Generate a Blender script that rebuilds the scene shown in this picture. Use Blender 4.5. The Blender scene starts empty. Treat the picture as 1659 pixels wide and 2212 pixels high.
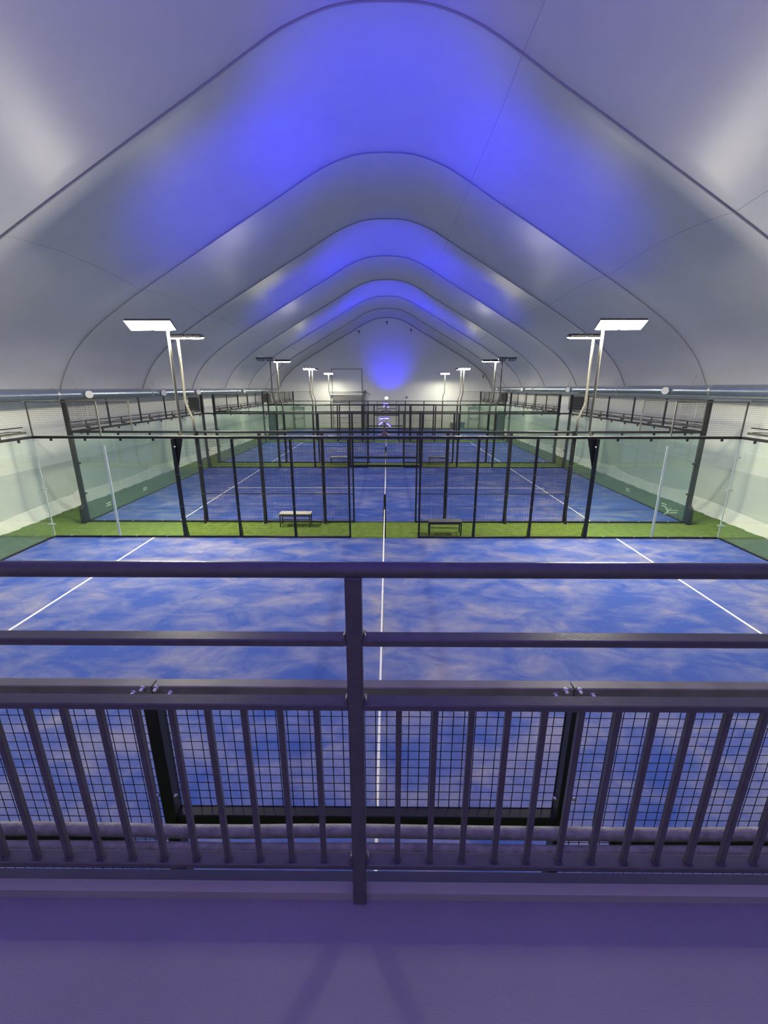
import bpy, math, random
from mathutils import Vector, Matrix
random.seed(7)
PI = math.pi
S = bpy.context.scene
C = S.collection

# ------------------------------------------------------------------ camera
CAM = (0.08, 0.0, 4.34)
cam_d = bpy.data.cameras.new('camera'); cam = bpy.data.objects.new('camera', cam_d); C.objects.link(cam)
cam_d.sensor_fit = 'HORIZONTAL'; cam_d.sensor_width = 36.0
cam_d.lens = 916.0 / 1659.0 * 36.0
cam_d.clip_start = 0.05; cam_d.clip_end = 200
cam.location = CAM
cam.rotation_euler = (math.radians(90 - 16.3), 0, math.radians(0.45))
S.camera = cam

# ------------------------------------------------------------------ colour / world / lights
S.view_settings.view_transform = 'Standard'
S.view_settings.look = 'None'
S.view_settings.exposure = 0.05
S.view_settings.gamma = 1.0
S.view_settings.use_curve_mapping = False
w = bpy.data.worlds.new('world'); S.world = w; w.use_nodes = True
w.node_tree.nodes['Background'].inputs[0].default_value = (0.55, 0.6, 0.8, 1)
w.node_tree.nodes['Background'].inputs[1].default_value = 0.02

FLOOD = 370.0            # emission of the lit floodlight faces
FLOOD_COL = (1.0, 0.94, 0.72)
BLUE = (0.01, 0.0, 1.0)
BLUE_W = 2700.0          # watts of each blue uplight

def spot(name, loc, target, watts, col, angle, blend=1.0, radius=0.12):
    d = bpy.data.lights.new(name, 'SPOT'); d.energy = watts; d.color = col
    d.spot_size = math.radians(angle); d.spot_blend = blend; d.shadow_soft_size = radius
    o = bpy.data.objects.new(name, d); C.objects.link(o); o.location = loc
    o.rotation_euler = (Vector(target) - Vector(loc)).to_track_quat('-Z', 'Y').to_euler()
    return o

# ------------------------------------------------------------------ materials
def mat(name, col, rough=0.6, metal=0.0, spec=0.5, var=0.0, scale=8.0, bump=0.0, bscale=60.0):
    m = bpy.data.materials.new(name); m.use_nodes = True
    nt = m.node_tree; b = nt.nodes['Principled BSDF']
    b.inputs['Roughness'].default_value = rough
    b.inputs['Metallic'].default_value = metal
    b.inputs['Specular IOR Level'].default_value = spec
    geo = nt.nodes.new('ShaderNodeNewGeometry')
    n = nt.nodes.new('ShaderNodeTexNoise'); n.inputs['Scale'].default_value = scale
    n.inputs['Detail'].default_value = 4
    nt.links.new(geo.outputs['Position'], n.inputs['Vector'])
    r = nt.nodes.new('ShaderNodeValToRGB')
    r.color_ramp.elements[0].position = 0.3; r.color_ramp.elements[1].position = 0.7
    r.color_ramp.elements[0].color = tuple(max(0, c * (1 - var)) for c in col) + (1,)
    r.color_ramp.elements[1].color = tuple(min(1, c * (1 + var)) for c in col) + (1,)
    nt.links.new(n.outputs['Fac'], r.inputs['Fac'])
    nt.links.new(r.outputs['Color'], b.inputs['Base Color'])
    if bump > 0:
        n2 = nt.nodes.new('ShaderNodeTexNoise'); n2.inputs['Scale'].default_value = bscale
        nt.links.new(geo.outputs['Position'], n2.inputs['Vector'])
        bp = nt.nodes.new('ShaderNodeBump'); bp.inputs['Strength'].default_value = bump
        bp.inputs['Distance'].default_value = 0.01
        nt.links.new(n2.outputs['Fac'], bp.inputs['Height'])
        nt.links.new(bp.outputs['Normal'], b.inputs['Normal'])
    return m

def mat_emit(name, col, strength):
    m = bpy.data.materials.new(name); m.use_nodes = True
    nt = m.node_tree; nt.nodes.clear()
    e = nt.nodes.new('ShaderNodeEmission'); e.inputs[0].default_value = (*col, 1); e.inputs[1].default_value = strength
    o = nt.nodes.new('ShaderNodeOutputMaterial'); nt.links.new(e.outputs[0], o.inputs[0])
    return m

def mat_glass(name, tint, refl=0.6, haze=0.0):
    m = bpy.data.materials.new(name); m.use_nodes = True
    nt = m.node_tree; nt.nodes.clear()
    t = nt.nodes.new('ShaderNodeBsdfTransparent'); t.inputs[0].default_value = (*tint, 1)
    g = nt.nodes.new('ShaderNodeBsdfGlossy'); g.inputs['Roughness'].default_value = 0.03
    g.inputs[0].default_value = (0.9, 1.0, 0.95, 1)
    f = nt.nodes.new('ShaderNodeFresnel'); f.inputs[0].default_value = 1.45
    mu = nt.nodes.new('ShaderNodeMath'); mu.operation = 'MULTIPLY'; mu.inputs[1].default_value = refl
    nt.links.new(f.outputs[0], mu.inputs[0])
    mx = nt.nodes.new('ShaderNodeMixShader')
    nt.links.new(mu.outputs[0], mx.inputs[0]); nt.links.new(t.outputs[0], mx.inputs[1]); nt.links.new(g.outputs[0], mx.inputs[2])
    last = mx
    if haze > 0:
        df = nt.nodes.new('ShaderNodeBsdfDiffuse'); df.inputs[0].default_value = (0.62, 0.85, 0.72, 1)
        m2 = nt.nodes.new('ShaderNodeMixShader'); m2.inputs[0].default_value = haze
        nt.links.new(mx.outputs[0], m2.inputs[1]); nt.links.new(df.outputs[0], m2.inputs[2]); last = m2
    o = nt.nodes.new('ShaderNodeOutputMaterial'); nt.links.new(last.outputs[0], o.inputs[0])
    return m

def mat_carpet():
    m = bpy.data.materials.new('blue_court_carpet'); m.use_nodes = True
    nt = m.node_tree; b = nt.nodes['Principled BSDF']
    b.inputs['Roughness'].default_value = 0.85; b.inputs['Specular IOR Level'].default_value = 0.2
    geo = nt.nodes.new('ShaderNodeNewGeometry')
    mp = nt.nodes.new('ShaderNodeMapping'); mp.inputs['Scale'].default_value = (0.9, 1.5, 1.0)
    mp.inputs['Rotation'].default_value = (0, 0, 0.25)
    nt.links.new(geo.outputs['Position'], mp.inputs['Vector'])
    n = nt.nodes.new('ShaderNodeTexNoise'); n.inputs['Scale'].default_value = 1.15; n.inputs['Detail'].default_value = 6
    n.inputs['Roughness'].default_value = 0.62; n.inputs['Distortion'].default_value = 0.5
    nt.links.new(mp.outputs[0], n.inputs['Vector'])
    big = nt.nodes.new('ShaderNodeTexNoise'); big.inputs['Scale'].default_value = 0.22; big.inputs['Detail'].default_value = 2
    nt.links.new(geo.outputs['Position'], big.inputs['Vector'])
    # worn sand gathers more on the nearest court, less on the far ones
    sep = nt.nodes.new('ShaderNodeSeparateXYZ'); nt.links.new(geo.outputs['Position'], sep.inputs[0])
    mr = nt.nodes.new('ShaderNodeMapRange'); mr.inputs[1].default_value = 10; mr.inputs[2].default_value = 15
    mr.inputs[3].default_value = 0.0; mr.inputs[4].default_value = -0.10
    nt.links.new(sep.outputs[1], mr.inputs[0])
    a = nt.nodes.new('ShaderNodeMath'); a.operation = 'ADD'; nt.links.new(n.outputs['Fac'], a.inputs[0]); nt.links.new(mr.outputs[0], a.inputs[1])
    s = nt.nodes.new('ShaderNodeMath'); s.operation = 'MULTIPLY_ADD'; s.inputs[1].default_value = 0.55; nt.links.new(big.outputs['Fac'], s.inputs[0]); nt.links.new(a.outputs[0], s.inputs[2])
    r = nt.nodes.new('ShaderNodeValToRGB'); e = r.color_ramp.elements
    e[0].position = 0.62; e[0].color = (0.050, 0.105, 0.41, 1)
    e[1].position = 0.97; e[1].color = (0.29, 0.29, 0.42, 1)
    x = r.color_ramp.elements.new(0.77); x.color = (0.125, 0.165, 0.42, 1)
    nt.links.new(s.outputs[0], r.inputs['Fac'])
    f = nt.nodes.new('ShaderNodeTexNoise'); f.inputs['Scale'].default_value = 45; f.inputs['Detail'].default_value = 3
    nt.links.new(geo.outputs['Position'], f.inputs['Vector'])
    hs = nt.nodes.new('ShaderNodeMixRGB'); hs.blend_type = 'MULTIPLY'; hs.inputs[0].default_value = 0.25
    nt.links.new(r.outputs[0], hs.inputs[1]); nt.links.new(f.outputs['Fac'], hs.inputs[2])
    nt.links.new(hs.outputs[0], b.inputs['Base Color'])
    return m

M = {}
M['membrane'] = mat('ceiling_membrane', (0.57, 0.57, 0.61), rough=0.38, spec=0.45, var=0.02, scale=1.5, bump=0.08, bscale=3.0)
M['seam'] = mat('membrane_seam', (0.30, 0.30, 0.34), rough=0.7)
M['seam_thin'] = mat('membrane_weld', (0.50, 0.50, 0.56), rough=0.7)
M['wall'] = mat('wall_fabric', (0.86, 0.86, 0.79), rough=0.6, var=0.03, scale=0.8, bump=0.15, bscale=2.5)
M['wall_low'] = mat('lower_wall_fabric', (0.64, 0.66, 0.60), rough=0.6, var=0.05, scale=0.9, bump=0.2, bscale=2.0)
M['skirt'] = mat('wall_skirt_fabric', (0.78, 0.77, 0.70), rough=0.55, var=0.05, scale=3.0, bump=0.5, bscale=4.0)
M['gable'] = mat('gable_sheet', (0.78, 0.78, 0.76), rough=0.6, var=0.02, scale=0.8)
M['turf'] = mat('green_turf', (0.115, 0.175, 0.034), rough=0.9, spec=0.1, var=0.22, scale=5.0, bump=0.5, bscale=120)
M['carpet'] = mat_carpet()
M['line'] = mat('white_line_pile', (0.85, 0.83, 0.74), rough=0.8, var=0.05, scale=20)
M['steel'] = mat('black_coated_steel', (0.016, 0.017, 0.020), rough=0.42, var=0.15, scale=6)
M['steel_grey'] = mat('worn_grey_steel', (0.16, 0.155, 0.14), rough=0.35, metal=0.4, var=0.15, scale=12)
M['beam_near'] = mat('dark_beam_steel', (0.24, 0.225, 0.19), rough=0.38, metal=0.2, var=0.2, scale=5)
M['wire'] = mat('black_wire', (0.012, 0.013, 0.02), rough=0.5)
M['galv'] = mat('galvanised_steel', (0.50, 0.50, 0.48), rough=0.3, metal=0.7, var=0.1, scale=10)
M['pole'] = mat('lamp_pole_steel', (0.16, 0.155, 0.13), rough=0.5, metal=0.3, var=0.1, scale=10)
M['duct'] = mat('duct_sheet', (0.36, 0.42, 0.48), rough=0.26, metal=0.75, var=0.08, scale=6)
M['white'] = mat('white_plastic', (0.82, 0.82, 0.80), rough=0.4)
M['clip'] = mat('pale_strip', (0.76, 0.84, 0.74), rough=0.4)
M['glass'] = mat_glass('green_tinted_glass', (0.965, 0.992, 0.974), 0.25, 0.03)
M['rail'] = mat('rail_paint', (0.078, 0.070, 0.088), rough=0.28, var=0.12, scale=30, bump=0.1, bscale=300)
M['deck'] = mat('deck_floor_paint', (0.28, 0.25, 0.285), rough=0.75, var=0.06, scale=2.5, bump=0.2, bscale=300)
M['deck_edge'] = mat('deck_edge_paint', (0.11, 0.11, 0.12), rough=0.6, var=0.1, scale=6)
M['tube'] = mat('padded_tube', (0.30, 0.29, 0.26), rough=0.7, var=0.25, scale=25, bump=0.4, bscale=120)
M['dark'] = mat('dark_housing', (0.05, 0.05, 0.055), rough=0.5)
M['heater'] = mat('heater_casing', (0.20, 0.20, 0.19), rough=0.5, metal=0.2)
M['door'] = mat('door_leaf', (0.70, 0.72, 0.68), rough=0.5)
M['trimgrey'] = mat('grey_trim', (0.30, 0.31, 0.31), rough=0.5)
M['bench_top'] = mat('bench_board', (0.42, 0.40, 0.34), rough=0.5, var=0.15, scale=8)
M['bench_dark'] = mat('bench_board_dark', (0.07, 0.07, 0.075), rough=0.55)
M['net'] = mat('black_net_cord', (0.015, 0.015, 0.02), rough=0.8)
M['tape'] = mat('white_tape', (0.88, 0.87, 0.80), rough=0.7)
M['bolt'] = mat('zinc_bolt', (0.85, 0.85, 0.85), rough=0.14, metal=1.0)
M['decal'] = mat('white_decal', (0.62, 0.74, 0.60), rough=0.6)
M['lit'] = mat_emit('lit_flood_face', FLOOD_COL, FLOOD)
M['lit_low'] = mat_emit('dimmed_flood_face', FLOOD_COL, FLOOD*0.14)
M['lit_high'] = mat_emit('glaring_flood_face', FLOOD_COL, FLOOD*1.5)
M['unlit'] = mat('unlit_flood_face', (0.20, 0.20, 0.20), rough=0.2)
M['bluelit'] = mat_emit('lit_blue_face', (0.45, 0.42, 1.0), 3.5)
M['whitelit'] = mat_emit('lit_globe', (0.85, 0.83, 1.0), 6.0)
M['blueedge'] = mat_emit('blue_lamp_rim', (0.05, 0.02, 1.0), 1.6)
M['brown'] = mat('bracket_steel', (0.20, 0.16, 0.17), rough=0.5)

# ------------------------------------------------------------------ mesh builder
class MB:
    def __init__(s): s.v = []; s.f = []; s.sm = []
    def quad(s, a, b, c, d, smooth=False):
        n = len(s.v); s.v += [tuple(a), tuple(b), tuple(c), tuple(d)]; s.f.append((n, n+1, n+2, n+3)); s.sm.append(smooth)
    def box(s, x0, x1, y0, y1, z0, z1):
        n = len(s.v)
        s.v += [(x0,y0,z0),(x1,y0,z0),(x1,y1,z0),(x0,y1,z0),(x0,y0,z1),(x1,y0,z1),(x1,y1,z1),(x0,y1,z1)]
        for q in ((0,3,2,1),(4,5,6,7),(0,1,5,4),(1,2,6,5),(2,3,7,6),(3,0,4,7)):
            s.f.append(tuple(n+i for i in q)); s.sm.append(False)
        return s
    def bbox(s, x0, x1, y0, y1, z0, z1, b=0.003):
        # box with bevelled vertical and horizontal edges (chamfer rings)
        n = len(s.v)
        def ring(ix, iz, z):
            return [(x0+ix,y0+ix+iz,z),(x0+ix+iz,y0+ix,z),(x1-ix-iz,y0+ix,z),(x1-ix,y0+ix+iz,z),(x1-ix,y1-ix-iz,z),(x1-ix-iz,y1-ix,z),(x0+ix+iz,y1-ix,z),(x0+ix,y1-ix-iz,z)]
        rs = [ring(b,b,z0), ring(0,b,z0+b), ring(0,b,z1-b), ring(b,b,z1)]
        for r in rs: s.v += r
        s.f.append(tuple(n+i for i in reversed(range(8)))); s.sm.append(False)
        s.f.append(tuple(n+24+i for i in range(8))); s.sm.append(False)
        for k in range(3):
            for i in range(8):
                j = (i+1) % 8
                s.f.append((n+8*k+i, n+8*k+j, n+8*k+8+j, n+8*k+8+i)); s.sm.append(False)
        return s
    def bar(s, a, b, w, h=None, up=(0,0,1)):
        h = w if h is None else h
        a = Vector(a); b = Vector(b); d = (b-a).normalized(); u = Vector(up)
        if abs(d.dot(u)) > 0.98: u = Vector((0,1,0))
        r = d.cross(u).normalized(); u = r.cross(d).normalized()
        n = len(s.v)
        for p in (a, b):
            for sx, sz in ((-1,-1),(1,-1),(1,1),(-1,1)): s.v.append(tuple(p + r*(sx*w/2) + u*(sz*h/2)))
        for q in ((3,2,1,0),(4,5,6,7),(0,1,5,4),(1,2,6,5),(2,3,7,6),(3,0,4,7)):
            s.f.append(tuple(n+i for i in q)); s.sm.append(False)
        return s
    def wire(s, a, b, t):
        # open four-sided strand
        a = Vector(a); b = Vector(b); d = (b-a).normalized(); u = Vector((0,0,1))
        if abs(d.dot(u)) > 0.98: u = Vector((0,1,0))
        r = d.cross(u).normalized()*t/2; u = r.cross(d).normalized()*t/2
        n = len(s.v)
        for p in (a, b):
            for q in (r, u, -r, -u): s.v.append(tuple(p+q))
        for i in range(4):
            j = (i+1) % 4; s.f.append((n+i, n+j, n+4+j, n+4+i)); s.sm.append(False)
        return s
    def tube(s, pts, r, seg=12, caps=True):
        pts = [Vector(p) for p in pts]; n = len(s.v); N = len(pts); prev = None
        rad = r if isinstance(r, (list, tuple)) else [r]*N
        for i, p in enumerate(pts):
            if i == 0: d = pts[1]-pts[0]
            elif i == N-1: d = pts[-1]-pts[-2]
            else: d = (pts[i+1]-p).normalized() + (p-pts[i-1]).normalized()
            d.normalize()
            if prev is None:
                u = Vector((0,0,1)) if abs(d.z) < 0.9 else Vector((0,1,0))
                a = d.cross(u).normalized()
            else:
                a = (prev - d*prev.dot(d)).normalized()
            prev = a; b = d.cross(a)
            for k in range(seg):
                t = 2*PI*k/seg; s.v.append(tuple(p + a*(math.cos(t)*rad[i]) + b*(math.sin(t)*rad[i])))
        for i in range(N-1):
            for k in range(seg):
                j = (k+1) % seg
                s.f.append((n+i*seg+k, n+i*seg+j, n+(i+1)*seg+j, n+(i+1)*seg+k)); s.sm.append(True)
        if caps:
            s.f.append(tuple(n+k for k in reversed(range(seg)))); s.sm.append(False)
            s.f.append(tuple(n+(N-1)*seg+k for k in range(seg))); s.sm.append(False)
        return s
    def dome(s, c, axis, r, seg=12, rings=4, squash=0.7):
        axis = Vector(axis).normalized(); u = Vector((0,0,1)) if abs(axis.z) < .9 else Vector((1,0,0))
        a = axis.cross(u).normalized(); b = axis.cross(a); c = Vector(c)
        pts = []
        n = len(s.v)
        for i in range(rings):
            t = i/rings*PI/2
            for k in range(seg):
                q = 2*PI*k/seg
                s.v.append(tuple(c + (a*math.cos(q)+b*math.sin(q))*r*math.cos(t) + axis*r*squash*math.sin(t)))
        s.v.append(tuple(c+axis*r*squash)); top = len(s.v)-1
        for i in range(rings-1):
            for k in range(seg):
                j = (k+1) % seg; s.f.append((n+i*seg+k, n+i*seg+j, n+(i+1)*seg+j, n+(i+1)*seg+k)); s.sm.append(True)
        for k in range(seg):
            j = (k+1) % seg; s.f.append((n+(rings-1)*seg+k, n+(rings-1)*seg+j, top)); s.sm.append(True)
        return s
    def prism(s, poly, axis, t0, t1):
        # poly of 2D points extruded; axis 'y': poly in (x,z)
        n = len(s.v); k = len(poly)
        for t in (t0, t1):
            for (p, q) in poly:
                s.v.append((p, t, q) if axis == 'y' else ((t, p, q) if axis == 'x' else (p, q, t)))
        s.f.append(tuple(n+i for i in range(k))); s.sm.append(False)
        s.f.append(tuple(n+k+i for i in reversed(range(k)))); s.sm.append(False)
        for i in range(k):
            j = (i+1) % k; s.f.append((n+j, n+i, n+k+i, n+k+j)); s.sm.append(False)
        return s
    def grid(s, rows, smooth=True):
        n = len(s.v); R = len(rows); K = len(rows[0])
        for r in rows: s.v += [tuple(p) for p in r]
        for i in range(R-1):
            for k in range(K-1):
                s.f.append((n+i*K+k, n+i*K+k+1, n+(i+1)*K+k+1, n+(i+1)*K+k)); s.sm.append(smooth)
        return s
    def build(s, name, m, parent=None):
        off = Vector((0,0,0))
        p = parent
        while p is not None: off += Vector(p.location); p = p.parent
        me = bpy.data.meshes.new(name)
        me.from_pydata([(x-off.x, y-off.y, z-off.z) for x, y, z in s.v], [], s.f)
        me.polygons.foreach_set('use_smooth', s.sm)
        me.materials.append(M[m] if isinstance(m, str) else m)
        me.update()
        o = bpy.data.objects.new(name, me); C.objects.link(o)
        if parent is not None: o.parent = parent
        return o

def tag(o, label=None, cat=None, group=None, kind=None):
    if label: o['label'] = label
    if cat: o['category'] = cat
    if group: o['group'] = group
    if kind: o['kind'] = kind
    return o
def thing(name, loc, label, cat, group=None):
    o = bpy.data.objects.new(name, None); C.objects.link(o); o.location = loc; o.empty_display_size = 0.2
    return tag(o, label, cat, group)
def struct(name, mb, m, parent=None, label=None):
    o = mb.build(name, m, parent)
    if parent is None: o['kind'] = 'structure'
    if label: o['label'] = label
    return o
def sstruct(name, loc):
    o = bpy.data.objects.new(name, None); C.objects.link(o); o.location = loc; o['kind'] = 'structure'; return o

# ------------------------------------------------------------------ the hall
WL, WR = -12.05, 11.78
Y0, Y1 = -3.6, 49.15
PROF = [(0,11.54),(0.6,11.52),(1.2,11.42),(2.0,11.14),(2.8,10.72),(3.6,10.26),(4.7,9.66),(5.9,8.99),(7.7,7.98),(8.7,7.40),(9.5,6.90),(10.2,6.42),(10.8,5.92),(11.3,5.38),(11.65,4.85),(11.88,4.40),(12.0,4.0)]
def catmull(P, n):
    out = []
    for i in range(len(P)-1):
        p0 = P[max(i-1,0)]; p1 = P[i]; p2 = P[i+1]; p3 = P[min(i+2, len(P)-1)]
        for k in range(n):
            t = k/n
            out.append(tuple(0.5*((2*p1[j]) + (-p0[j]+p2[j])*t + (2*p0[j]-5*p1[j]+4*p2[j]-p3[j])*t*t + (-p0[j]+3*p1[j]-3*p2[j]+p3[j])*t**3) for j in (0,1)))
    out.append(P[-1]); return out
half = catmull(PROF, 3)
def sx(x): return x*(abs(WL)/12.0) if x < 0 else x*(WR/12.0)
full = [(sx(-x), z) for x, z in reversed(half)] + [(sx(x), z) for x, z in half[1:]]
norms = []
for i in range(len(full)):
    a = full[max(i-1,0)]; b = full[min(i+1,len(full)-1)]
    dx, dz = b[0]-a[0], b[1]-a[1]; L = math.hypot(dx, dz); norms.append((-dz/L, dx/L))
SEAM0, SP = 10.65, 5.5
ys = []
y = SEAM0 - 3*SP
NSUB = 14
rows = []
yy = y
while yy < Y1 - 0.01:
    for k in range(NSUB):
        ys.append(yy + SP*k/NSUB)
    yy += SP
ys.append(yy)
ys = [v for v in ys if Y0-0.3 <= v <= Y1+0.01]
for v in ys:
    t = ((v-SEAM0) / SP) % 1.0
    b = 0.30*(math.sin(PI*t))**0.8 if t > 1e-6 else 0.0
    row = []
    for i, (x, z) in enumerate(full):
        e = min(1.0, min(i, len(full)-1-i)/6.0)
        row.append((x + norms[i][0]*b*e, v, z + norms[i][1]*b*e))
    rows.append(row)
struct('ceiling', MB().grid(rows), 'membrane')
# arch seams
n = 0; v = SEAM0
for k in range(-2, 7):
    v = SEAM0 + k*SP
    if v < Y0 or v > Y1-0.3: continue
    n += 1
    struct('trim_%d' % n, MB().tube([(x - norms[i][0]*0.01, v, z - norms[i][1]*0.01) for i, (x, z) in enumerate(full)], 0.022, 6), 'seam')
# lengthwise welds
for xi in (2.75, -8.3, 7.7):
    idx = min(range(len(full)), key=lambda i: abs(full[i][0]-xi))
    pts = [(r[idx][0]-norms[idx][0]*0.004, r[idx][1], r[idx][2]-norms[idx][1]*0.004) for r in rows]
    n += 1
    struct('trim_%d' % n, MB().tube(pts, 0.008, 5), 'seam_thin')

def side_wall(name, X, s):
    yv = [Y0 + (Y1-Y0)*i/160 for i in range(161)]
    def wob(y, z): return s*(0.02*math.sin(y*1.9) + 0.015*math.sin(y*4.3+z))
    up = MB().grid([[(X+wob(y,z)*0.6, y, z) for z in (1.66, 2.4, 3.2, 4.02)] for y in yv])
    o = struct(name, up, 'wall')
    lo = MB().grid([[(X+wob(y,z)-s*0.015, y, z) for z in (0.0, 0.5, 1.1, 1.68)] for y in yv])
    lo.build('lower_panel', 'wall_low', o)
    sk = []
    for i in range(641):
        y = Y0 + (Y1-Y0)*i/640
        p = (y-SEAM0) % SP; g = math.exp(-(min(p, SP-p)/0.35)**2)
        f = 0.03*math.sin(y*7.1)+0.02*math.sin(y*17.3+1.1)+0.07*g*math.sin(y*31)
        lift = 0.10*g
        hh = 0.36 + 0.05*math.sin(y*0.9) + 0.10*g
        sk.append([(X - s*0.02, y, hh+0.02), (X - s*(0.05+0.3*f), y, hh), (X - s*(0.12+f), y, 0.22), (X - s*(0.22+f*0.8-lift*0.6), y, 0.02+lift*0.3), (X - s*(0.36+f-lift), y, 0.012)])
    struct('baseboard_' + name.split('_')[1], MB().grid(sk), 'skirt')
side_wall('wall_left', WL, -1)
side_wall('wall_right', WR, 1)
gp = [(x, z) for x, z in full] + [(WR, 0), (WL, 0)]
gp = gp[::-1]
struct('wall_far', MB().prism(gp, 'y', Y1, Y1+0.1), 'gable')
struct('wall_near', MB().prism(gp, 'y', Y0-0.1, Y0), 'gable')
# gable edge seam on the far wall
n += 1
struct('trim_%d' % n, MB().tube([(x-norms[i][0]*0.02, Y1-0.03, z-norms[i][1]*0.02) for i, (x, z) in enumerate(full)], 0.03, 6), 'seam')
struct('floor', MB().box(WL-0.1, WR+0.1, Y0-0.1, Y1+0.1, -0.2, 0.0), 'turf')

# ------------------------------------------------------------------ far wall doors, gate
def exit_door(name, xc, s):
    d = sstruct(name, (xc, Y1-0.02, 0))
    MB().bbox(xc-0.55, xc+0.55, Y1-0.06, Y1-0.01, 0.0, 2.1).build('door_leaf', 'door', d)
    f = MB(); f.box(xc-0.68, xc-0.55, Y1-0.1, Y1, 0, 2.2); f.box(xc+0.55, xc+0.68, Y1-0.1, Y1, 0, 2.2); f.box(xc-0.68, xc+0.68, Y1-0.1, Y1, 2.1, 2.25)
    f.build('door_frame', 'trimgrey', d)
    h = MB(); h.box(xc-0.72, xc+0.72, Y1-0.3, Y1, 2.25, 2.33); h.box(xc-0.2, xc+0.15, Y1-0.25, Y1, 2.33, 2.5)
    h.build('door_hood', 'trimgrey', d)
    p = MB(); p.tube([(xc-0.42, Y1-0.14, 1.02), (xc+0.42, Y1-0.14, 1.02)], 0.02, 8)
    p.box(xc-0.46, xc-0.38, Y1-0.16, Y1-0.05, 0.98, 1.16); p.box(xc+0.38, xc+0.46, Y1-0.16, Y1-0.05, 0.98, 1.16)
    p.build('push_bar', 'dark', d)
exit_door('door_1', -9.95, -1)
exit_door('door_2', 9.85, 1)
g = sstruct('door_3', (-4.4, Y1-0.02, 0))
x0, x1 = -6.1, -2.7
MB().box(x0+0.06, x1-0.06, Y1-0.05, Y1-0.005, 0, 6.3).build('gate_panel', 'gable', g)
f = MB(); f.box(x0, x0+0.09, Y1-0.1, Y1, 0, 6.35); f.box(x1-0.09, x1, Y1-0.1, Y1, 0, 6.35); f.box(x0, x1, Y1-0.1, Y1, 6.3, 6.38)
f.build('gate_frame', 'trimgrey', g)
r_ = MB(); r_.tube([(x0-0.2, Y1-0.22, 3.92), (x1+0.1, Y1-0.22, 3.92)], 0.05, 10); r_.build('roller_shaft', 'trimgrey', g)
r2 = MB(); r2.box(x0-0.15, x1+0.1, Y1-0.35, Y1-0.05, 3.62, 3.7); r2.build('gate_rail', 'white', g)
cvr = MB(); cvr.box(x0+0.1, x1-0.05, Y1-0.28, Y1-0.05, 3.0, 3.42); cvr.build('hanging_flap', 'heater', g)
for z in (0.55, 1.1, 1.65, 2.2, 2.75):
    MB().box(x0+0.07, x1-0.07, Y1-0.065, Y1-0.04, z, z+0.035).build('gate_rib', 'trimgrey', g)
ps = MB(); ps.box(-2.62, -2.42, Y1-0.2, Y1, 0, 3.95); pso = ps.build('gate_post', 'heater', g)
t = thing('bracket_arm', (-2.45, Y1-0.1, 3.9), 'small dark bracket arm reaching out from the gate post on the far wall', 'bracket')
MB().bar((-2.40, Y1-0.12, 3.95), (-1.75, Y1-0.12, 3.55), 0.05).build('arm', 'heater', t)
MB().box(-2.46, -2.36, Y1-0.2, Y1-0.02, 3.7, 4.1).build('plate', 'dark', t)
t = thing('wall_camera', (2.3, Y1-0.1, 3.45), 'small white camera fixed to the far wall right of the blue glow', 'camera')
MB().tube([(2.3, Y1, 3.45), (2.3, Y1-0.22, 3.42)], 0.04, 8).build('mount', 'white', t)
MB().tube([(2.22, Y1-0.2, 3.36), (2.22, Y1-0.34, 3.32)], 0.08, 10).build('lens_housing', 'dark', t)
# small hooks on the gable edge
for (hx, hz, lab) in ((-3.0, 10.2, 'small dark hook on the gable edge left of the ridge'), (2.6, 10.35, 'small dark hook on the gable edge right of the ridge'), (0.0, 11.1, 'small dark hook hanging at the very ridge of the far wall'), (10.6, 5.6, 'small dark hook low on the right slope of the gable')):
    h = thing('gable_hook', (hx, Y1-0.05, hz), lab, 'hook', 'hooks on the gable edge')
    MB().box(hx-0.1, hx+0.1, Y1-0.12, Y1, hz-0.05, hz+0.05).build('plate', 'dark', h)
    MB().tube([(hx, Y1-0.1, hz), (hx+0.03, Y1-0.12, hz-0.3)], 0.025, 6).build('hook', 'dark', h)
# floor cleaning machines near the right door
mc = thing('floor_scrubber', (7.55, 48.3, 0), 'grey floor cleaning machine parked before the far wall left of the right door', 'cleaning machine')
MB().bbox(7.1, 7.75, 48.0, 48.6, 0.12, 0.62, 0.04).build('tank', 'heater', mc)
MB().bbox(7.2, 7.6, 48.05, 48.5, 0.62, 0.82, 0.05).build('cover', 'white', mc)
for dx in (7.2, 7.65):
    MB().tube([(dx-0.04, 48.1, 0.12), (dx+0.04, 48.1, 0.12)], 0.12, 12).build('wheel', 'dark', mc)
MB().tube([(7.7, 48.5, 0.6), (7.85, 48.7, 0.95), (7.7, 48.7, 1.0)], 0.02, 6).build('handle', 'dark', mc)
mb2 = thing('storage_bin', (8.35, 48.4, 0), 'blue grey plastic bin standing beside the floor cleaning machine', 'bin')
b_ = MB(); b_.prism([(8.1,0.0),(8.62,0.0),(8.7,0.62),(8.02,0.62)], 'y', 48.1, 48.7); b_.build('tub', 'duct', mb2)
MB().bbox(8.0, 8.72, 48.05, 48.75, 0.62, 0.68, 0.01).build('lid', 'duct', mb2)

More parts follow.
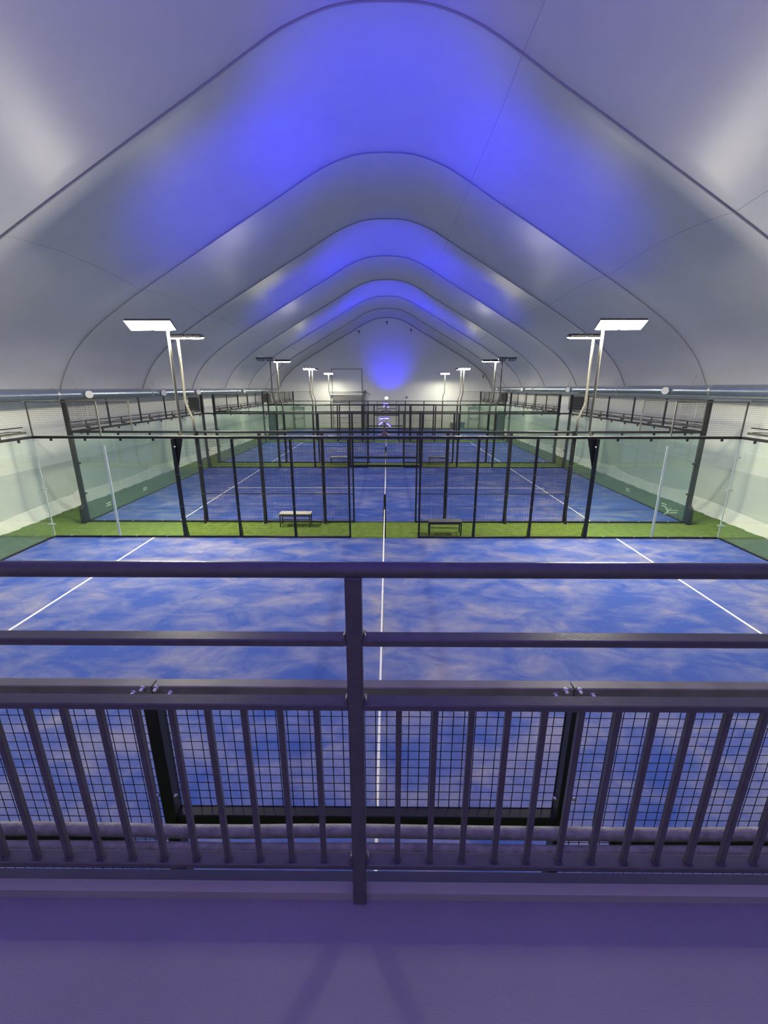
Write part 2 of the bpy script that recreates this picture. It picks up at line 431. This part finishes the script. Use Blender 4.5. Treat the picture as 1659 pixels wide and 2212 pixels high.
# ------------------------------------------------------------------ ducts and heaters
def duct(X, s, Z, lab, noz):
    r = 0.20; t = thing('air_duct', (X, 20, Z), lab, 'duct')
    pts = [(X, Y0+0.05, Z)]; rad = [r]
    y = 0.0; k = 0
    yl = [Y0+0.05 + i*0.15 for i in range(int((45-Y0)/0.15))]
    MB().tube([(X, y, Z) for y in yl], [r + (0.003 if i % 2 else 0) for i in range(len(yl))], 20).build('duct_tube', 'duct', t)
    yc = 3.0
    while yc < 45:
        MB().tube([(X, yc-0.05, Z), (X, yc+0.05, Z)], r+0.014, 20).build('coupling', 'galv', t); yc += 6.0
    for yn in noz:
        px = X - s*(r-0.02)
        nz = MB(); d = Vector((-s*0.8, -0.55, 0.0)).normalized(); c = Vector((px, yn, Z))
        nz.tube([c, c+d*0.16], 0.10, 14); no = nz.build('nozzle', 'galv', t)
        rg = MB(); rg.tube([c+d*0.14, c+d*0.19], 0.135, 18); rg.build('nozzle_rim', 'white', no)
    for yh in [SEAM0+k*SP for k in range(-1, 7)]:
        MB().tube([(X, yh, Z+r-0.01), (X+s*0.12, yh, Z+0.55)], 0.008, 5).build('hanger', 'galv', t)
duct(-11.35, -1, 4.11, 'long silver round air duct running along the left wall', (16.4, 21.9, 25.9, 34.3, 42.5))
duct(11.12, 1, 4.24, 'long silver round air duct running along the right wall', (9.5, 17.2, 26.4, 35.4, 43.5))
def heater(X, Y, Z, s, lab):
    t = thing('unit_heater', (X, Y, Z-0.4), lab, 'heater', 'heaters hung under the ducts')
    MB().bbox(X-0.33, X+0.33, Y-0.3, Y+0.3, Z-0.4, Z+0.38, 0.03).build('casing', 'heater', t)
    for k in range(6):
        z = Z-0.31 + k*0.115
        MB().box(X-0.30, X+0.30, Y-0.34, Y-0.29, z, z+0.05).build('louvre', 'dark', t)
    MB().tube([(X+s*0.1, Y, Z+0.36), (X+s*0.1, Y, 3.905 if s < 0 else 4.035)], 0.02, 6).build('hanger', 'galv', t)
    MB().box(X+s*0.3, X+s*0.62, Y-0.05, Y+0.05, Z-0.05, Z+0.05).build('wall_bracket', 'galv', t)
heater(-11.15, 25.6, 3.45, -1, 'grey louvred heater hanging under the left duct, nearer one')
heater(-11.2, 41.0, 3.45, -1, 'grey louvred heater hanging under the left duct, farther one')
heater(11.0, 25.4, 3.50, 1, 'dark louvred heater hanging under the right duct, nearer one')
heater(10.9, 41.0, 3.50, 1, 'dark louvred heater hanging under the right duct, farther one')

# ------------------------------------------------------------------ courts
COURTS = [('nearest', 1.63, 12.06), ('second', 13.60, 23.75), ('third', 25.40, 35.45), ('farthest', 37.0, 47.0)]
def court_surface(word, ya, yb):
    t = MB(); t.box(-9.965, 9.965, ya+0.045, yb-0.045, 0.0, 0.012)
    o = t.build('court_carpet', 'carpet'); ym = (ya+yb)/2
    tag(o, {'nearest': 'sandy blue carpet of the nearest padel court with white lines', 'second': 'blue carpet of the second court seen through the black mesh', 'third': 'blue carpet of the third court beyond the low benches', 'farthest': 'blue carpet of the farthest court before the far wall'}[word], 'court surface', 'blue court carpets')
    for x in (-6.95, 6.95):
        MB().box(x-0.025, x+0.025, ya+0.05, yb-0.05, 0.011, 0.0165).build('service_line', 'line', o)
    MB().box(-7.15, 7.15, ym-0.025, ym+0.025, 0.0112, 0.0160).build('centre_line', 'line', o)
def net(word, ya, yb, lab):
    t = thing('court_net', (0, (ya+yb)/2, 0), lab, 'net', 'court nets')
    m = MB(); a, b = ya+0.09, yb-0.09; nz = 0.045
    k = a
    while k < b: m.wire((0,k,0.03),(0,k,0.86),0.003); k += nz
    z = 0.03
    while z < 0.87: m.wire((0,a,z),(0,b,z),0.003); z += nz
    m.build('netting', 'net', t)
    sag = lambda y: 0.92 - 0.05*(1-abs((y-(a+b)/2)/((b-a)/2))**2)
    tp = []
    for i in range(21):
        y = a+(b-a)*i/20; z = sag(y); tp.append([(-0.014,y,z-0.06),(-0.012,y,z),(0.012,y,z),(0.014,y,z-0.06),(-0.014,y,z-0.06)])
    MB().grid(tp, False).build('top_tape', 'tape', t)
    MB().box(-0.02, 0.02, (a+b)/2-0.025, (a+b)/2+0.025, 0.017, 0.86).build('centre_strap', 'tape', t)
    for y in (ya+0.05, yb-0.05):
        p = MB().bbox(-0.04, 0.04, y-0.03, y+0.03, 0.017, 0.96, 0.006).build('net_post', 'steel', t)
        MB().tube([(0.04, y, 0.72), (0.10, y, 0.72)], 0.018, 8).build('crank', 'galv', p)
for word, ya, yb in COURTS: court_surface(word, ya, yb)
net('nearest', 1.63, 12.06, 'black net with white top tape running across the nearest court')
net('second', 13.60, 23.75, 'black net with white top tape running across the second court')
net('third', 25.40, 35.45, 'black net with white top tape running across the third court')
net('farthest', 37.0, 47.0, 'black net with white top tape across the court before the far wall')

def mesh_x(x0, x1, y, z0, z1, p=0.0525, t=0.0045):
    if y > 20: t = 0.0032
    m = MB(); n = max(1, round((x1-x0)/p)); k = max(1, round((z1-z0)/p))
    for i in range(n+1): m.wire((x0+(x1-x0)*i/n, y, z0), (x0+(x1-x0)*i/n, y, z1), t)
    for i in range(k+1): m.wire((x0, y+t*0.6, z0+(z1-z0)*i/k), (x1, y+t*0.6, z0+(z1-z0)*i/k), t)
    return m
def mesh_y(y0, y1, x, z0, z1, p=0.0525, t=0.004):
    if y0 > 20: t = 0.0032
    m = MB(); n = max(1, round((y1-y0)/p)); k = max(1, round((z1-z0)/p))
    for i in range(n+1): m.wire((x, y0+(y1-y0)*i/n, z0), (x, y0+(y1-y0)*i/n, z1), t)
    for i in range(k+1): m.wire((x+t*0.6, y0, z0+(z1-z0)*i/k), (x+t*0.6, y1, z0+(z1-z0)*i/k), t)
    return m

GAP = 0.006
def logo(t, xc, y, zc, s):
    # white X-shaped mark with two short bars beside it, stuck on the glass
    m = MB(); e = 0.0015
    m.prism([(xc-0.24, zc-0.13), (xc-0.20, zc-0.13), (xc-0.04, zc+0.03), (xc+0.0, zc+0.12), (xc-0.10, zc+0.03)], 'y', y-e, y+e)
    m.prism([(xc-0.22, zc+0.12), (xc-0.13, zc+0.10), (xc-0.07, zc-0.02), (xc-0.09, zc-0.12), (xc-0.13, zc-0.02)], 'y', y-e*1.3, y+e*1.3)
    m.box(xc-0.02, xc+0.22, y-e, y+e, zc+0.0, zc+0.035)
    m.box(xc-0.04, xc+0.21, y-e, y+e, zc-0.08, zc-0.045)
    m.build('white_mark', 'decal', t)

def fence(y, out, style, label, near=False, detail=True):
    """Long side of a cage. out = +1 if the passage lies at larger y, -1 otherwise."""
    t = thing('side_fence', (0, y, 0), label, 'fence', 'long mesh and glass sides of the courts')
    zl = 2.26 if near else 2.19
    bh = 0.064 if near else 0.035
    bm = 'beam_near' if near else 'steel'
    if near:
        # beam in three lengths joined over the door posts
        for a, b in ((-10, -0.983), (-0.977, 0.917), (0.923, 10)):
            MB().bbox(a, b, y-0.028, y+0.028, 2.988-bh, 2.988+bh, 0.004).build('top_beam', bm, t)
    else:
        MB().bbox(-10.0, 10.0, y-0.035, y+0.035, 3.0-bh, 3.0+bh, 0.006).build('top_beam', bm, t)
    # glass bays
    for s in (-1, 1):
        for a, b in ((8.0, 9.97), (6.06, 7.99)):
            xa, xb = sorted((s*a, s*b))
            gl = MB().box(xa, xb, y-0.006, y+0.006, 0.05, 2.965).build('glass_panel', 'glass', t)
            if not near:
                for xx in (xa+0.5, xb-0.5):
                    MB().box(xx-0.025, xx+0.025, y-0.02, y+0.02, 2.90, 2.985).build('glass_clip', 'steel', gl)
                    MB().box(xx-0.03, xx+0.03, y-0.03, y+0.03, 0.012, 0.06).build('glass_foot', 'galv', gl)
        if style == 'A' and not near:
            if s > 0: MB().box(-9.98, 9.98, y-0.028, y+0.030, 3.0+bh-0.001, 3.0+bh+0.008).build('beam_highlight', 'galv', t)  # pale strip added as the bright highlight along the top of the dark beam
            MB().box(s*8.0-0.03, s*8.0+0.03, y-0.014, y+0.014, 0.02, 2.76).build('joint_strip', 'clip', t)
            cj = MB().box(s*9.985-0.012, s*9.985+0.012, y-0.014, y+0.014, 0.02, 2.96).build('corner_strip', 'clip', t)
            for z in (0.42, 1.5, 2.45):
                MB().box(s*9.985-0.10, s*9.985+0.10, y-0.05, y-0.015, z-0.02, z+0.02).build('corner_clip', 'clip', cj)
        # upper frame over the outer bay
        fr = MB(); xa, xb = sorted((s*8.02, s*9.97))
        fr.bar((xa,y,3.97),(xb,y,3.97),0.03); fr.bar((s*8.02,y,3.0),(s*8.02,y,3.985),0.03); fr.bar((s*9.97,y,3.0),(s*9.97,y,3.985),0.03)
        fo = fr.build('upper_frame', 'steel_grey', t)
        mesh_x(xa, xb, y, 3.04, 3.96, 0.05 if style == 'A' else 0.0525).build('upper_mesh', 'wire', fo)
        # bottom rail
        xa, xb = sorted((s*1.02, s*9.97))
        MB().box(xa, xb, y-0.03, y+0.03, 0.0, 0.05).build('bottom_rail', 'steel', t)
        # posts
        if style == 'A':
            px = [(6.0, 0.10), (4.33, 0.065), (2.67, 0.065), (1.03, 0.05)] if not near else [(6.0, 0.10), (3.5, 0.065), (1.03, 0.075)]
        else:
            px = [(6.0, 0.11), (4.0, 0.10), (2.0, 0.10), (1.03, 0.05)]
        for x, wd in px:
            if near and x < 2: x, wd = (0.945, 0.048) if s > 0 else (1.0, 0.062)
            p = MB().bbox(s*x-wd/2, s*x+wd/2, y-0.04+0.001, y+0.04-0.001, 0, 2.96, 0.006).build('post', 'steel', t)
            if wd > 0.06 and not near:
                gsz = 0.10 if wd < 0.09 else 0.13
                MB().prism([(y+out*0.04, 0.0), (y+out*(0.04+gsz), 0.0), (y+out*(0.04+gsz), 0.04), (y+out*0.04, 0.55)], 'x', s*x-0.03, s*x+0.03).build('gusset', 'steel', p)
                MB().box(s*x-0.10, s*x+0.10, *sorted((y-out*0.04, y+out*0.12)), 0.0, 0.014).build('base_plate', 'galv', p)
            if detail and wd > 0.06:
                for z in (0.98, 1.93):
                    MB().box(s*x-wd/2-0.012, s*x+wd/2+0.012, y-0.045, y+0.045, z-0.008, z+0.008).build('mesh_clamp', 'steel_grey', p)
        if style == 'B':
            p = MB().bbox(s*10.04-0.06, s*10.04+0.06, y-0.06, y+0.06, 0, 4.0, 0.006).build('corner_post', 'steel', t)
            MB().prism([(y+out*0.06,0.0),(y+out*0.22,0.0),(y+out*0.20,0.5),(y+out*0.06,0.62)], 'x', s*10.04-0.07, s*10.04+0.07).build('gusset', 'steel', p)
            for z in (1.0, 2.0):
                MB().box(*sorted((s*9.98, s*9.86)), y-0.05, y-0.02, z-0.025, z+0.025).build('glass_clip', 'steel', p)
        # mesh bays
        xs = [x for x, _ in px]
        if near: xs[-1] = 0.95 if s > 0 else 1.0
        for a, b in zip(xs[:-1], xs[1:]):
            xa, xb = sorted((s*(a-0.03), s*(b+0.03)))
            mp = mesh_x(xa, xb, y+0.02, 0.06, 2.95).build('mesh_panel', 'wire', t)
            rr = MB()
            for z in ((0.98, 1.95)):
                hh = 0.018 if (style == 'B' and z < 1) else 0.008
                rr.bar((xa, y+0.02, z), (xb, y+0.02, z), hh, hh)
            rr.build('stiffener', 'steel', mp)
    # doorway head
    MB().bbox(-0.97 if near else -1.0, 0.925 if near else 1.0, y-0.03, y+0.03, zl-0.03, zl+0.03, 0.004).build('door_lintel', 'steel', t)
    mesh_x(-0.97 if near else -0.99, 0.92 if near else 0.99, y+0.02, zl+0.03, 2.95).build('lintel_mesh', 'wire', t)
    if near:
        for xc in (-0.98, 0.92):
            for dx, dz in ((-0.083, 0.023), (0.083, 0.023), (-0.04, 0.045), (0.022, 0.045), (-0.018, -0.003), (0.048, -0.003)):
                b = MB(); c = Vector((xc+dx, y-0.028, 2.988+dz+0.008))
                b.tube([c+Vector((0,0.004,0)), c+Vector((0,-0.006,0))], 0.014, 12); b.tube([c, c+Vector((0,-0.014,0))], 0.009, 6); b.dome(c+Vector((0,-0.014,0)), (0,-1,0), 0.0095, 12, 4, 0.9)
                b.build('bolt', 'bolt', t)
        for xc in (-1.0, 0.945):
            for z in (1.95, 2.42):
                for dx in (-0.045, 0.045):
                    b = MB(); b.dome((xc+dx, y-0.03, z), (0,-1,0), 0.012, 10, 3, 1.0); b.build('bolt', 'bolt', t)
    return t

def end_wall(s, ya, yb, label, style):
    X = s*10.0
    t = thing('end_wall', (X, (ya+yb)/2, 0), label, 'glass wall', 'glass end walls of the courts')
    nb = 5; L = (yb-ya)/nb
    for i in range(nb):
        a = ya+L*i+0.02; b = ya+L*(i+1)-0.02
        gl = MB().box(X-0.006, X+0.006, a, b, 0.05, 2.95).build('glass_panel', 'glass', t)
        for yy in (a+0.45, b-0.45):
            MB().box(X-0.02, X+0.02, yy-0.025, yy+0.025, 2.89, 2.97).build('glass_clip', 'steel', gl)
        um = mesh_y(a, b, X, 3.04, 3.96).build('upper_mesh', 'wire', t)
    for i in range(nb+1):
        yy = ya+L*i
        if i in (0, nb): continue
        yq = yy + (1.0 if style == 'A' else 0.0) * (1.05 if i < nb else 0)
        if yq < yb-0.2: MB().bbox(X-0.025, X+0.025, yq-0.025, yq+0.025, 3.0, 4.0, 0.004).build('upper_post', 'steel', t)
    MB().bbox(X-0.035, X+0.035, ya+0.06, yb-0.06, 2.965, 3.035, 0.006).build('top_beam', 'steel', t)
    MB().bbox(X-0.015, X+0.015, ya+0.06, yb-0.06, 3.97, 4.0, 0.004).build('upper_rail', 'steel', t)
    MB().bbox(X+s*0.10-0.03, X+s*0.10+0.03, ya+0.06, yb-0.06, 3.10, 3.16, 0.004).build('cable_tray', 'steel_grey', t)
    MB().bbox(X+s*0.16-0.015, X+s*0.16+0.015, ya+0.06, yb-0.06, 3.26, 3.29, 0.004).build('outer_rail', 'steel', t)
    # brackets tying the outer rails to the wall head
    k = ya+1.0
    while k < yb-0.5:
        MB().box(*sorted((X+s*0.03, X+s*0.19)), k-0.015, k+0.015, 3.04, 3.09).build('tray_bracket', 'steel', t)
        MB().box(*sorted((X+s*0.145, X+s*0.175)), k-0.015, k+0.015, 3.06, 3.27).build('tray_bracket', 'steel', t); k += 2.0
    MB().tube([(X+s*0.11+0.02*math.sin(i*1.7), ya+0.2+(yb-ya-0.4)*i/24, 3.185+0.02*math.sin(i*2.3)) for i in range(25)], 0.012, 6).build('cable', 'steel', t)
    MB().box(X-0.03, X+0.03, ya+0.06, yb-0.06, 0.0, 0.05).build('bottom_rail', 'steel', t)
    if style == 'B' and yb < 30:
        for yy in (ya+1.2, ya+3.6):
            MB().box(X-s*0.0075-0.001, X-s*0.0075+0.001, yy-0.22, yy+0.06, 0.26, 0.29).build('white_mark', 'decal', t)
            MB().box(X-s*0.0075-0.001, X-s*0.0075+0.001, yy-0.20, yy+0.08, 0.34, 0.37).build('white_mark', 'decal', t)
    return t

fence(1.63, -1, 'A', 'mesh side fence directly below the platform railing, bolted beam on top', near=True)
fA = fence(12.06, 1, 'A', 'mesh and glass fence at the far side of the nearest court, white joint strips')
fB = fence(13.60, -1, 'B', 'mesh and glass fence at the near side of the second court, white mark on glass')
logo(fB, 9.50, 13.60-0.010, 0.42, 1)
fence(23.75, 1, 'B', 'mesh and glass fence at the far side of the second court')
fence(25.40, -1, 'B', 'mesh and glass fence at the near side of the third court')
fence(35.45, 1, 'B', 'mesh and glass fence at the far side of the third court', detail=False)
fence(37.00, -1, 'B', 'mesh and glass fence at the near side of the farthest court', detail=False)
fence(47.00, 1, 'B', 'mesh and glass fence closest to the far wall with the doors', detail=False)
for i, (word, ya, yb) in enumerate(COURTS):
    for s, side in ((-1, 'left'), (1, 'right')):
        end_wall(s, ya, yb, 'glass end wall with mesh above on the %s of the %s court' % (side, word), 'A' if i == 0 else 'B')

# ------------------------------------------------------------------ floodlight masts
def mast(s, y, face, style, lit, label, hx=0.0):
    """s side, face = -1 shines towards smaller y."""
    X = s*6.0
    t = thing('floodlight_mast', (X, y, 2.96), label, 'floodlight', 'floodlight masts on the court fences')
    yo = y - face*0.10
    if style == 'A':
        path = [(X+s*0.02, yo, 2.72), (X+s*0.0, yo, 2.86), (X-s*0.22, yo, 3.14), (X-s*0.23, yo, 3.30), (X-s*0.22, yo, 4.1), (X-s*0.22, yo, 5.2), (X-s*0.22, yo, 5.97)]
        px = X-s*0.22
        MB().prism([(X-s*0.06, 2.955), (X-s*0.26, 2.955), (X-s*0.03, 2.10), (X+s*0.05, 2.10), (X+s*0.05, 2.955)] if s > 0 else [(X+s*0.05, 2.955), (X+s*0.05, 2.10), (X-s*0.03, 2.10), (X-s*0.26, 2.955), (X-s*0.06, 2.955)], 'y', y-0.055 if face > 0 else y+0.045, y-0.045 if face > 0 else y+0.055).build('bracket_plate', 'steel', t)
        MB().dome((X-s*0.05, y-0.046, 2.74), (0,-1,0), 0.03, 12, 4, 0.5).build('bracket_bolt', 'bolt', t)
    else:
        path = [(X, yo, 2.80), (X, yo, 3.40), (X+s*0.04, yo, 3.52), (X+s*0.14, yo, 3.80), (X+s*0.17, yo, 3.95), (X+s*0.16, yo, 5.2), (X+s*0.16, yo, 5.84)]
        px = X+s*0.16
        MB().box(X-0.05, X+0.05, *sorted((yo-face*0.03, y-face*0.04)), 2.82, 2.92).build('bracket', 'steel', t)
    MB().tube(path, 0.036, 10).build('pole', 'pole', t)
    cx = px + hx
    MB().bbox(min(cx-0.5, px), max(cx+0.5, px), yo-0.025, yo+0.025, 5.96 if style == 'A' else 5.83, 6.0 if style == 'A' else 5.87, 0.004).build('cross_arm', 'dark', t)
    tilt = math.radians(34 if (style == 'A' and face < 0) else 18 if face < 0 else 50 if y < 5 else 7) * (-face)   # lift of the outer edge
    for dx in ((-0.31, 0.31) if style == 'A' else (-0.235, 0.235)):
        h = MB(); c = Vector((cx+dx, yo+face*0.05, 5.95 if style == 'A' else 5.81))
        W, D, H = (0.30 if style == 'A' else 0.22), 0.17, 0.03
        # housing: shallow tray with cooling fins, open below
        def P(a, b, cc):
            v = Vector((a, b, cc)); v.rotate(Matrix.Rotation(-tilt if False else tilt*-1, 3, 'X')); return c+v
        pts = [P(sx_*W, sy*D, sz*H) for sz in (-1, 1) for sx_, sy in ((-1,-1),(1,-1),(1,1),(-1,1))]
        k = len(h.v); h.v += [tuple(p) for p in pts]
        for q in ((4,5,6,7),(0,1,5,4),(1,2,6,5),(2,3,7,6),(3,0,4,7)): h.f.append(tuple(k+i for i in q)); h.sm.append(False)
        for fi in range(9):
            fx = -W*0.85 + fi*W*1.7/8
            a = P(fx, -D*0.85, H+0.02); b = P(fx, D*0.85, H+0.02); h.bar(a, b, 0.008, 0.04)
        ho = h.build('lamp_head', 'dark', t)
        e = MB()   # raised lens under the housing
        e.v += [tuple(P(sx_*W*(0.97 if sz else 0.86), sy*D*(0.95 if sz else 0.80), -H-0.0 if sz else -H-(0.035 if y < 30 else 0.006))) for sz in (0, 1) for sx_, sy in ((-1,-1),(1,-1),(1,1),(-1,1))]
        for q in ((0,3,2,1),(0,1,5,4),(1,2,6,5),(2,3,7,6),(3,0,4,7)): e.f.append(q); e.sm.append(False)
        e.build('lamp_face', ('lit_low' if y < 5 else 'lit_high' if y < 13 else 'lit') if lit else 'unlit', ho)
    return t
FACE = [(1.63, 1, 'A'), (12.06, -1, 'A'), (13.60, 1, 'B'), (23.75, -1, 'B'), (25.40, 1, 'B'), (35.45, -1, 'B'), (37.0, 1, 'B'), (47.0, -1, 'B')]
where = ['beside the viewing platform', 'of the nearest court, large and glaring', 'behind the glaring one, on the second court',
         'behind the second court, unlit dark head', 'in front of the third court', 'behind the third court',
         'in front of the farthest court', 'closest to the far wall']
for i, (y, fc, st) in enumerate(FACE):
    for s, side in ((-1, 'left'), (1, 'right')):
        lit = i != 3
        hx = {1: s*0.42, 2: -s*0.25, 3: s*0.25, 4: -s*0.28}.get(i, 0.0)
        mast(s, y, fc, st, lit, 'floodlight mast on the %s %s' % (side, where[i]), hx)

# ------------------------------------------------------------------ blue uplights on the beams
def uplight(y, label, k=1.0, sc=0.68):
    t = thing('blue_uplight', (0, y, 3.035), label, 'stage light', 'blue uplights over the doorways')
    st = MB(); st.prism([(-0.13, 3.047), (0.13, 3.047), (0.04, 3.16), (-0.04, 3.16)], 'y', y-0.05, y+0.05); st.build('foot', 'brown', t)
    MB().bbox(-0.03, 0.03, y-0.03, y+0.03, 3.15, 3.42, 0.004).build('stem', 'brown', t)
    MB().bbox(-0.26, 0.26, y-0.02, y+0.02, 3.14, 3.17, 0.004).build('cross_bar', 'steel', t)
    if y > 30:
        gb = MB(); gb.dome((0, y, 3.56), (0,0,1), 0.14, 16, 6, 0.8); gb.dome((0, y, 3.56), (0,0,-1), 0.14, 16, 6, 0.8)
        gb.build('lamp_globe', 'whitelit', t)
    for (dx, dz, ax, rot) in () if y > 30 else ((-0.13, 0.46, -0.2, 0.05), (0.08, 0.47, 0.2, -0.02), (-0.16, 0.30, -0.9, 0.7), (0.17, 0.25, 0.9, -0.75)):
        c = Vector((dx*sc, y, 3.035+0.12+dz*0.80)); R = Matrix.Rotation(-rot, 3, 'Y')
        h = MB()
        def P(a, b, cc):
            v = Vector((a, b, cc)); v.rotate(R); return c+v
        pts = [P(sx_*0.11*sc, sy*0.05, sz*0.035*sc) for sz in (-1, 1) for sx_, sy in ((-1,-1),(1,-1),(1,1),(-1,1))]
        h.v += [tuple(p) for p in pts]
        for q in ((0,3,2,1),(4,5,6,7),(0,1,5,4),(1,2,6,5),(2,3,7,6),(3,0,4,7)): h.f.append(q); h.sm.append(False)
        ho = h.build('lamp_body', 'blueedge', t)
        e = MB(); pts = [P(sx_*0.090*sc, sy*0.056, 0.0+sz*0.014*sc) for sz in (-1, 1) for sx_, sy in ((-1,-1),(1,-1),(1,1),(-1,1))]
        e.v += [tuple(p) for p in pts]
        for q in ((0,3,2,1),(4,5,6,7),(0,1,5,4),(1,2,6,5),(2,3,7,6),(3,0,4,7)): e.f.append(q); e.sm.append(False)
        e.build('lamp_lens', 'bluelit', ho)
    y_ = y+0.0
    spot('blue_spot', (0, y_, 3.75), (0, y_+1.9, 11.5), BLUE_W*1.0*k, BLUE, 72)
    spot('blue_spot', (-0.1, y_, 3.70), (-4.6, y_+3.0, 9.7), BLUE_W*0.75*k, BLUE, 58)
    spot('blue_spot', (0.1, y_, 3.70), (4.6, y_+3.0, 9.7), BLUE_W*0.75*k, BLUE, 58)
uplight(12.06, 'blue stage lights on the beam over the nearest doorway, largest of the three')
uplight(23.75, 'blue stage lights on a short stem over the doorway of the second court', 0.9)
uplight(35.45, 'small white glowing stage light over the doorway of the third court', 0.9)
spot('blue_spot', (0.2, 43.4, 3.7), (0.3, 49.15, 6.6), 850, BLUE, 58)
spot('blue_spot', (0.2, 46.4, 3.0), (0.3, 49.15, 8.0), 750, BLUE, 84)
# unseen light added behind the platform, no fixture: washes ceiling and deck in violet
spot('blue_spot', (0, -3.2, 5.2), (0, 0.5, 11.3), 4200, (0.12, 0.02, 1.0), 120)

# ------------------------------------------------------------------ benches
def bench(x, y, wd, top, label):
    t = thing('bench', (x, y, 0), label, 'bench', 'benches in the green passages')
    h = 0.45
    MB().bbox(x-wd/2, x+wd/2, y-0.17, y+0.17, h-0.03, h, 0.004).build('seat', top, t)
    fr = MB()
    for sy in (-0.155, 0.155): fr.bar((x-wd/2+0.02, y+sy, h-0.045), (x+wd/2-0.02, y+sy, h-0.045), 0.03)
    fr.build('seat_frame', 'steel', t)
    for a in (-1, 1):
        for b in (-1, 1):
            MB().bar((x+a*(wd/2-0.03), y+b*0.15, 0), (x+a*(wd/2-0.03), y+b*0.15, h-0.03), 0.03).build('leg', 'steel', t)
    for z in (0.17, 0.29): MB().bar((x-wd/2+0.03, y+0.10, z), (x+wd/2-0.03, y+0.10, z), 0.022).build('stretcher', 'steel', t)
    for a in (-1, 1): MB().bar((x+a*(wd/2-0.03), y-0.15, 0.17), (x+a*(wd/2-0.03), y+0.15, 0.17), 0.022).build('stretcher', 'steel', t)
bench(-2.90, 13.22, 1.02, 'bench_top', 'pale topped bench in the first green passage, left of the net')
bench(1.85, 12.42, 1.02, 'bench_dark', 'dark topped bench in the first green passage, right of the net')
bench(-2.75, 24.95, 1.05, 'bench_top', 'bench in the second green passage, left of the net')
bench(3.05, 24.95, 1.05, 'bench_dark', 'bench in the second green passage, right of the net')

# ------------------------------------------------------------------ wall skirting details
for (x, y, s, side) in ((WL+0.16, 16.1, -1, 'left'), (WR-0.2, 15.6, 1, 'right')):
    b = thing('floor_box', (x, y, 0), 'small pale box at the foot of the %s wall beside the second court' % side, 'box')
    MB().bbox(x-0.09, x+0.09, y-0.12, y+0.12, 0.03, 0.34, 0.012).build('housing', 'white', b)
    MB().tube([(x-s*0.09, y-0.1, 0.2), (x-s*0.12, y-0.18, 0.1), (x-s*0.1, y-0.2, 0.0)], 0.012, 6).build('cable', 'dark', b)

# ------------------------------------------------------------------ viewing platform
DZ = 2.83
dk = MB(); dk.box(WL, WR, Y0, 0.915, DZ-0.16, DZ)
struct('viewing_deck', dk, 'deck')
up_ = MB(); up_.box(WL, WR, 0.915, 0.947, DZ-0.16, DZ+0.03)
n += 1
struct('trim_%d' % n, up_, 'deck')
fs = MB(); fs.box(WL, WR, 0.947, 1.02, DZ-0.30, DZ-0.035)
n += 1
struct('trim_%d' % n, fs, 'deck_edge')
for x in (-10.5, -7, 7, 10.5, -3.4, 3.4):
    n += 1
    struct('trim_%d' % n, MB().bbox(x-0.08, x+0.08, 0.55, 0.71, 0, DZ-0.16), 'steel')

# guard rail
RY = 0.922
gr = thing('guard_rail', (0.0, RY, DZ), 'dark violet grey steel railing of the viewing platform with thin vertical bars', 'railing')
PX = [-3.84, -1.92, 0.0, 1.92, 3.84]
for x in PX:
    p = MB().bbox(x-0.02, x+0.02, RY-0.02, RY+0.02, DZ+0.0, DZ+1.085, 0.003).build('post', 'rail', gr)
MB().tube([(-6.0, RY, DZ+1.098), (-2.5, RY, DZ+1.098), (0.0, RY, DZ+1.098), (2.5, RY, DZ+1.098), (6.0, RY, DZ+1.098)], 0.0195, 24).build('top_rail', 'rail', gr)
segs = [(-6.0, PX[0])] + list(zip(PX[:-1], PX[1:])) + [(PX[-1], 6.0)]
for a, b in segs:
    for nm, zc in (('mid_rail', 0.911), ('upper_rail', 0.721), ('lower_rail', 0.156)):
        MB().bbox(a+0.0195, b-0.0195, RY-0.02, RY+0.02, DZ+zc-0.010, DZ+zc+0.010, 0.003).build(nm, 'rail', gr)
        for xx, d in ((a+0.02, 1), (b-0.02, -1)):
            if abs(xx) < 2: MB().tube([(xx+d*0.004, RY-0.019, DZ+zc+0.010), (xx+d*0.004, RY+0.019, DZ+zc+0.010)], 0.005, 6).build('weld_bead', 'rail', gr)
bal = []
x = -0.105; 
while x > -1.95:
    bal.append(x); x -= 0.0955
x = 0.112
while x < 1.83:
    bal.append(x); x += 0.0955
for x in bal:
    b = MB().bbox(x-0.0078, x+0.0078, RY-0.0078, RY+0.0078, DZ+0.166, DZ+0.711, 0.0015)
    b.tube([(x, RY, DZ+0.164), (x, RY, DZ+0.171)], 0.013, 8)
    b.build('baluster', 'rail', gr)
# padded tubes along the platform edge
t1 = MB(); t1.tube([(-5 + i*0.25, 1.262+0.003*math.sin(i), 2.645+0.002*math.sin(i*1.7)) for i in range(41)], 0.0235, 16)
tag(t1.build('padded_tube', 'tube'), 'thicker grey padded tube behind the railing, upper of the two', 'tube', 'tubes along the platform edge')
t2 = MB(); t2.tube([(-5 + i*0.25, 1.222+0.002*math.sin(i*1.3), 2.610) for i in range(41)], 0.0185, 16)
tag(t2.build('padded_tube', 'tube'), 'thinner grey padded tube behind the railing, just under the thicker one', 'tube', 'tubes along the platform edge')
t3 = thing('tube_bracket', (0, 1.1, 2.5), 'dark bar under the padded tubes beside the doorway posts', 'bracket')
for a, b in ((-5, -1.0), (1.0, 5)):
    MB().bbox(a, b, 1.295, 1.325, 2.525, 2.56, 0.004).build('support_bar', 'steel', t3)
for x in (-4.5, -2.5, 2.5, 4.5):
    MB().bar((x, 1.0, 2.55), (x, 1.30, 2.54), 0.03).build('bracket_arm', 'steel', t3)
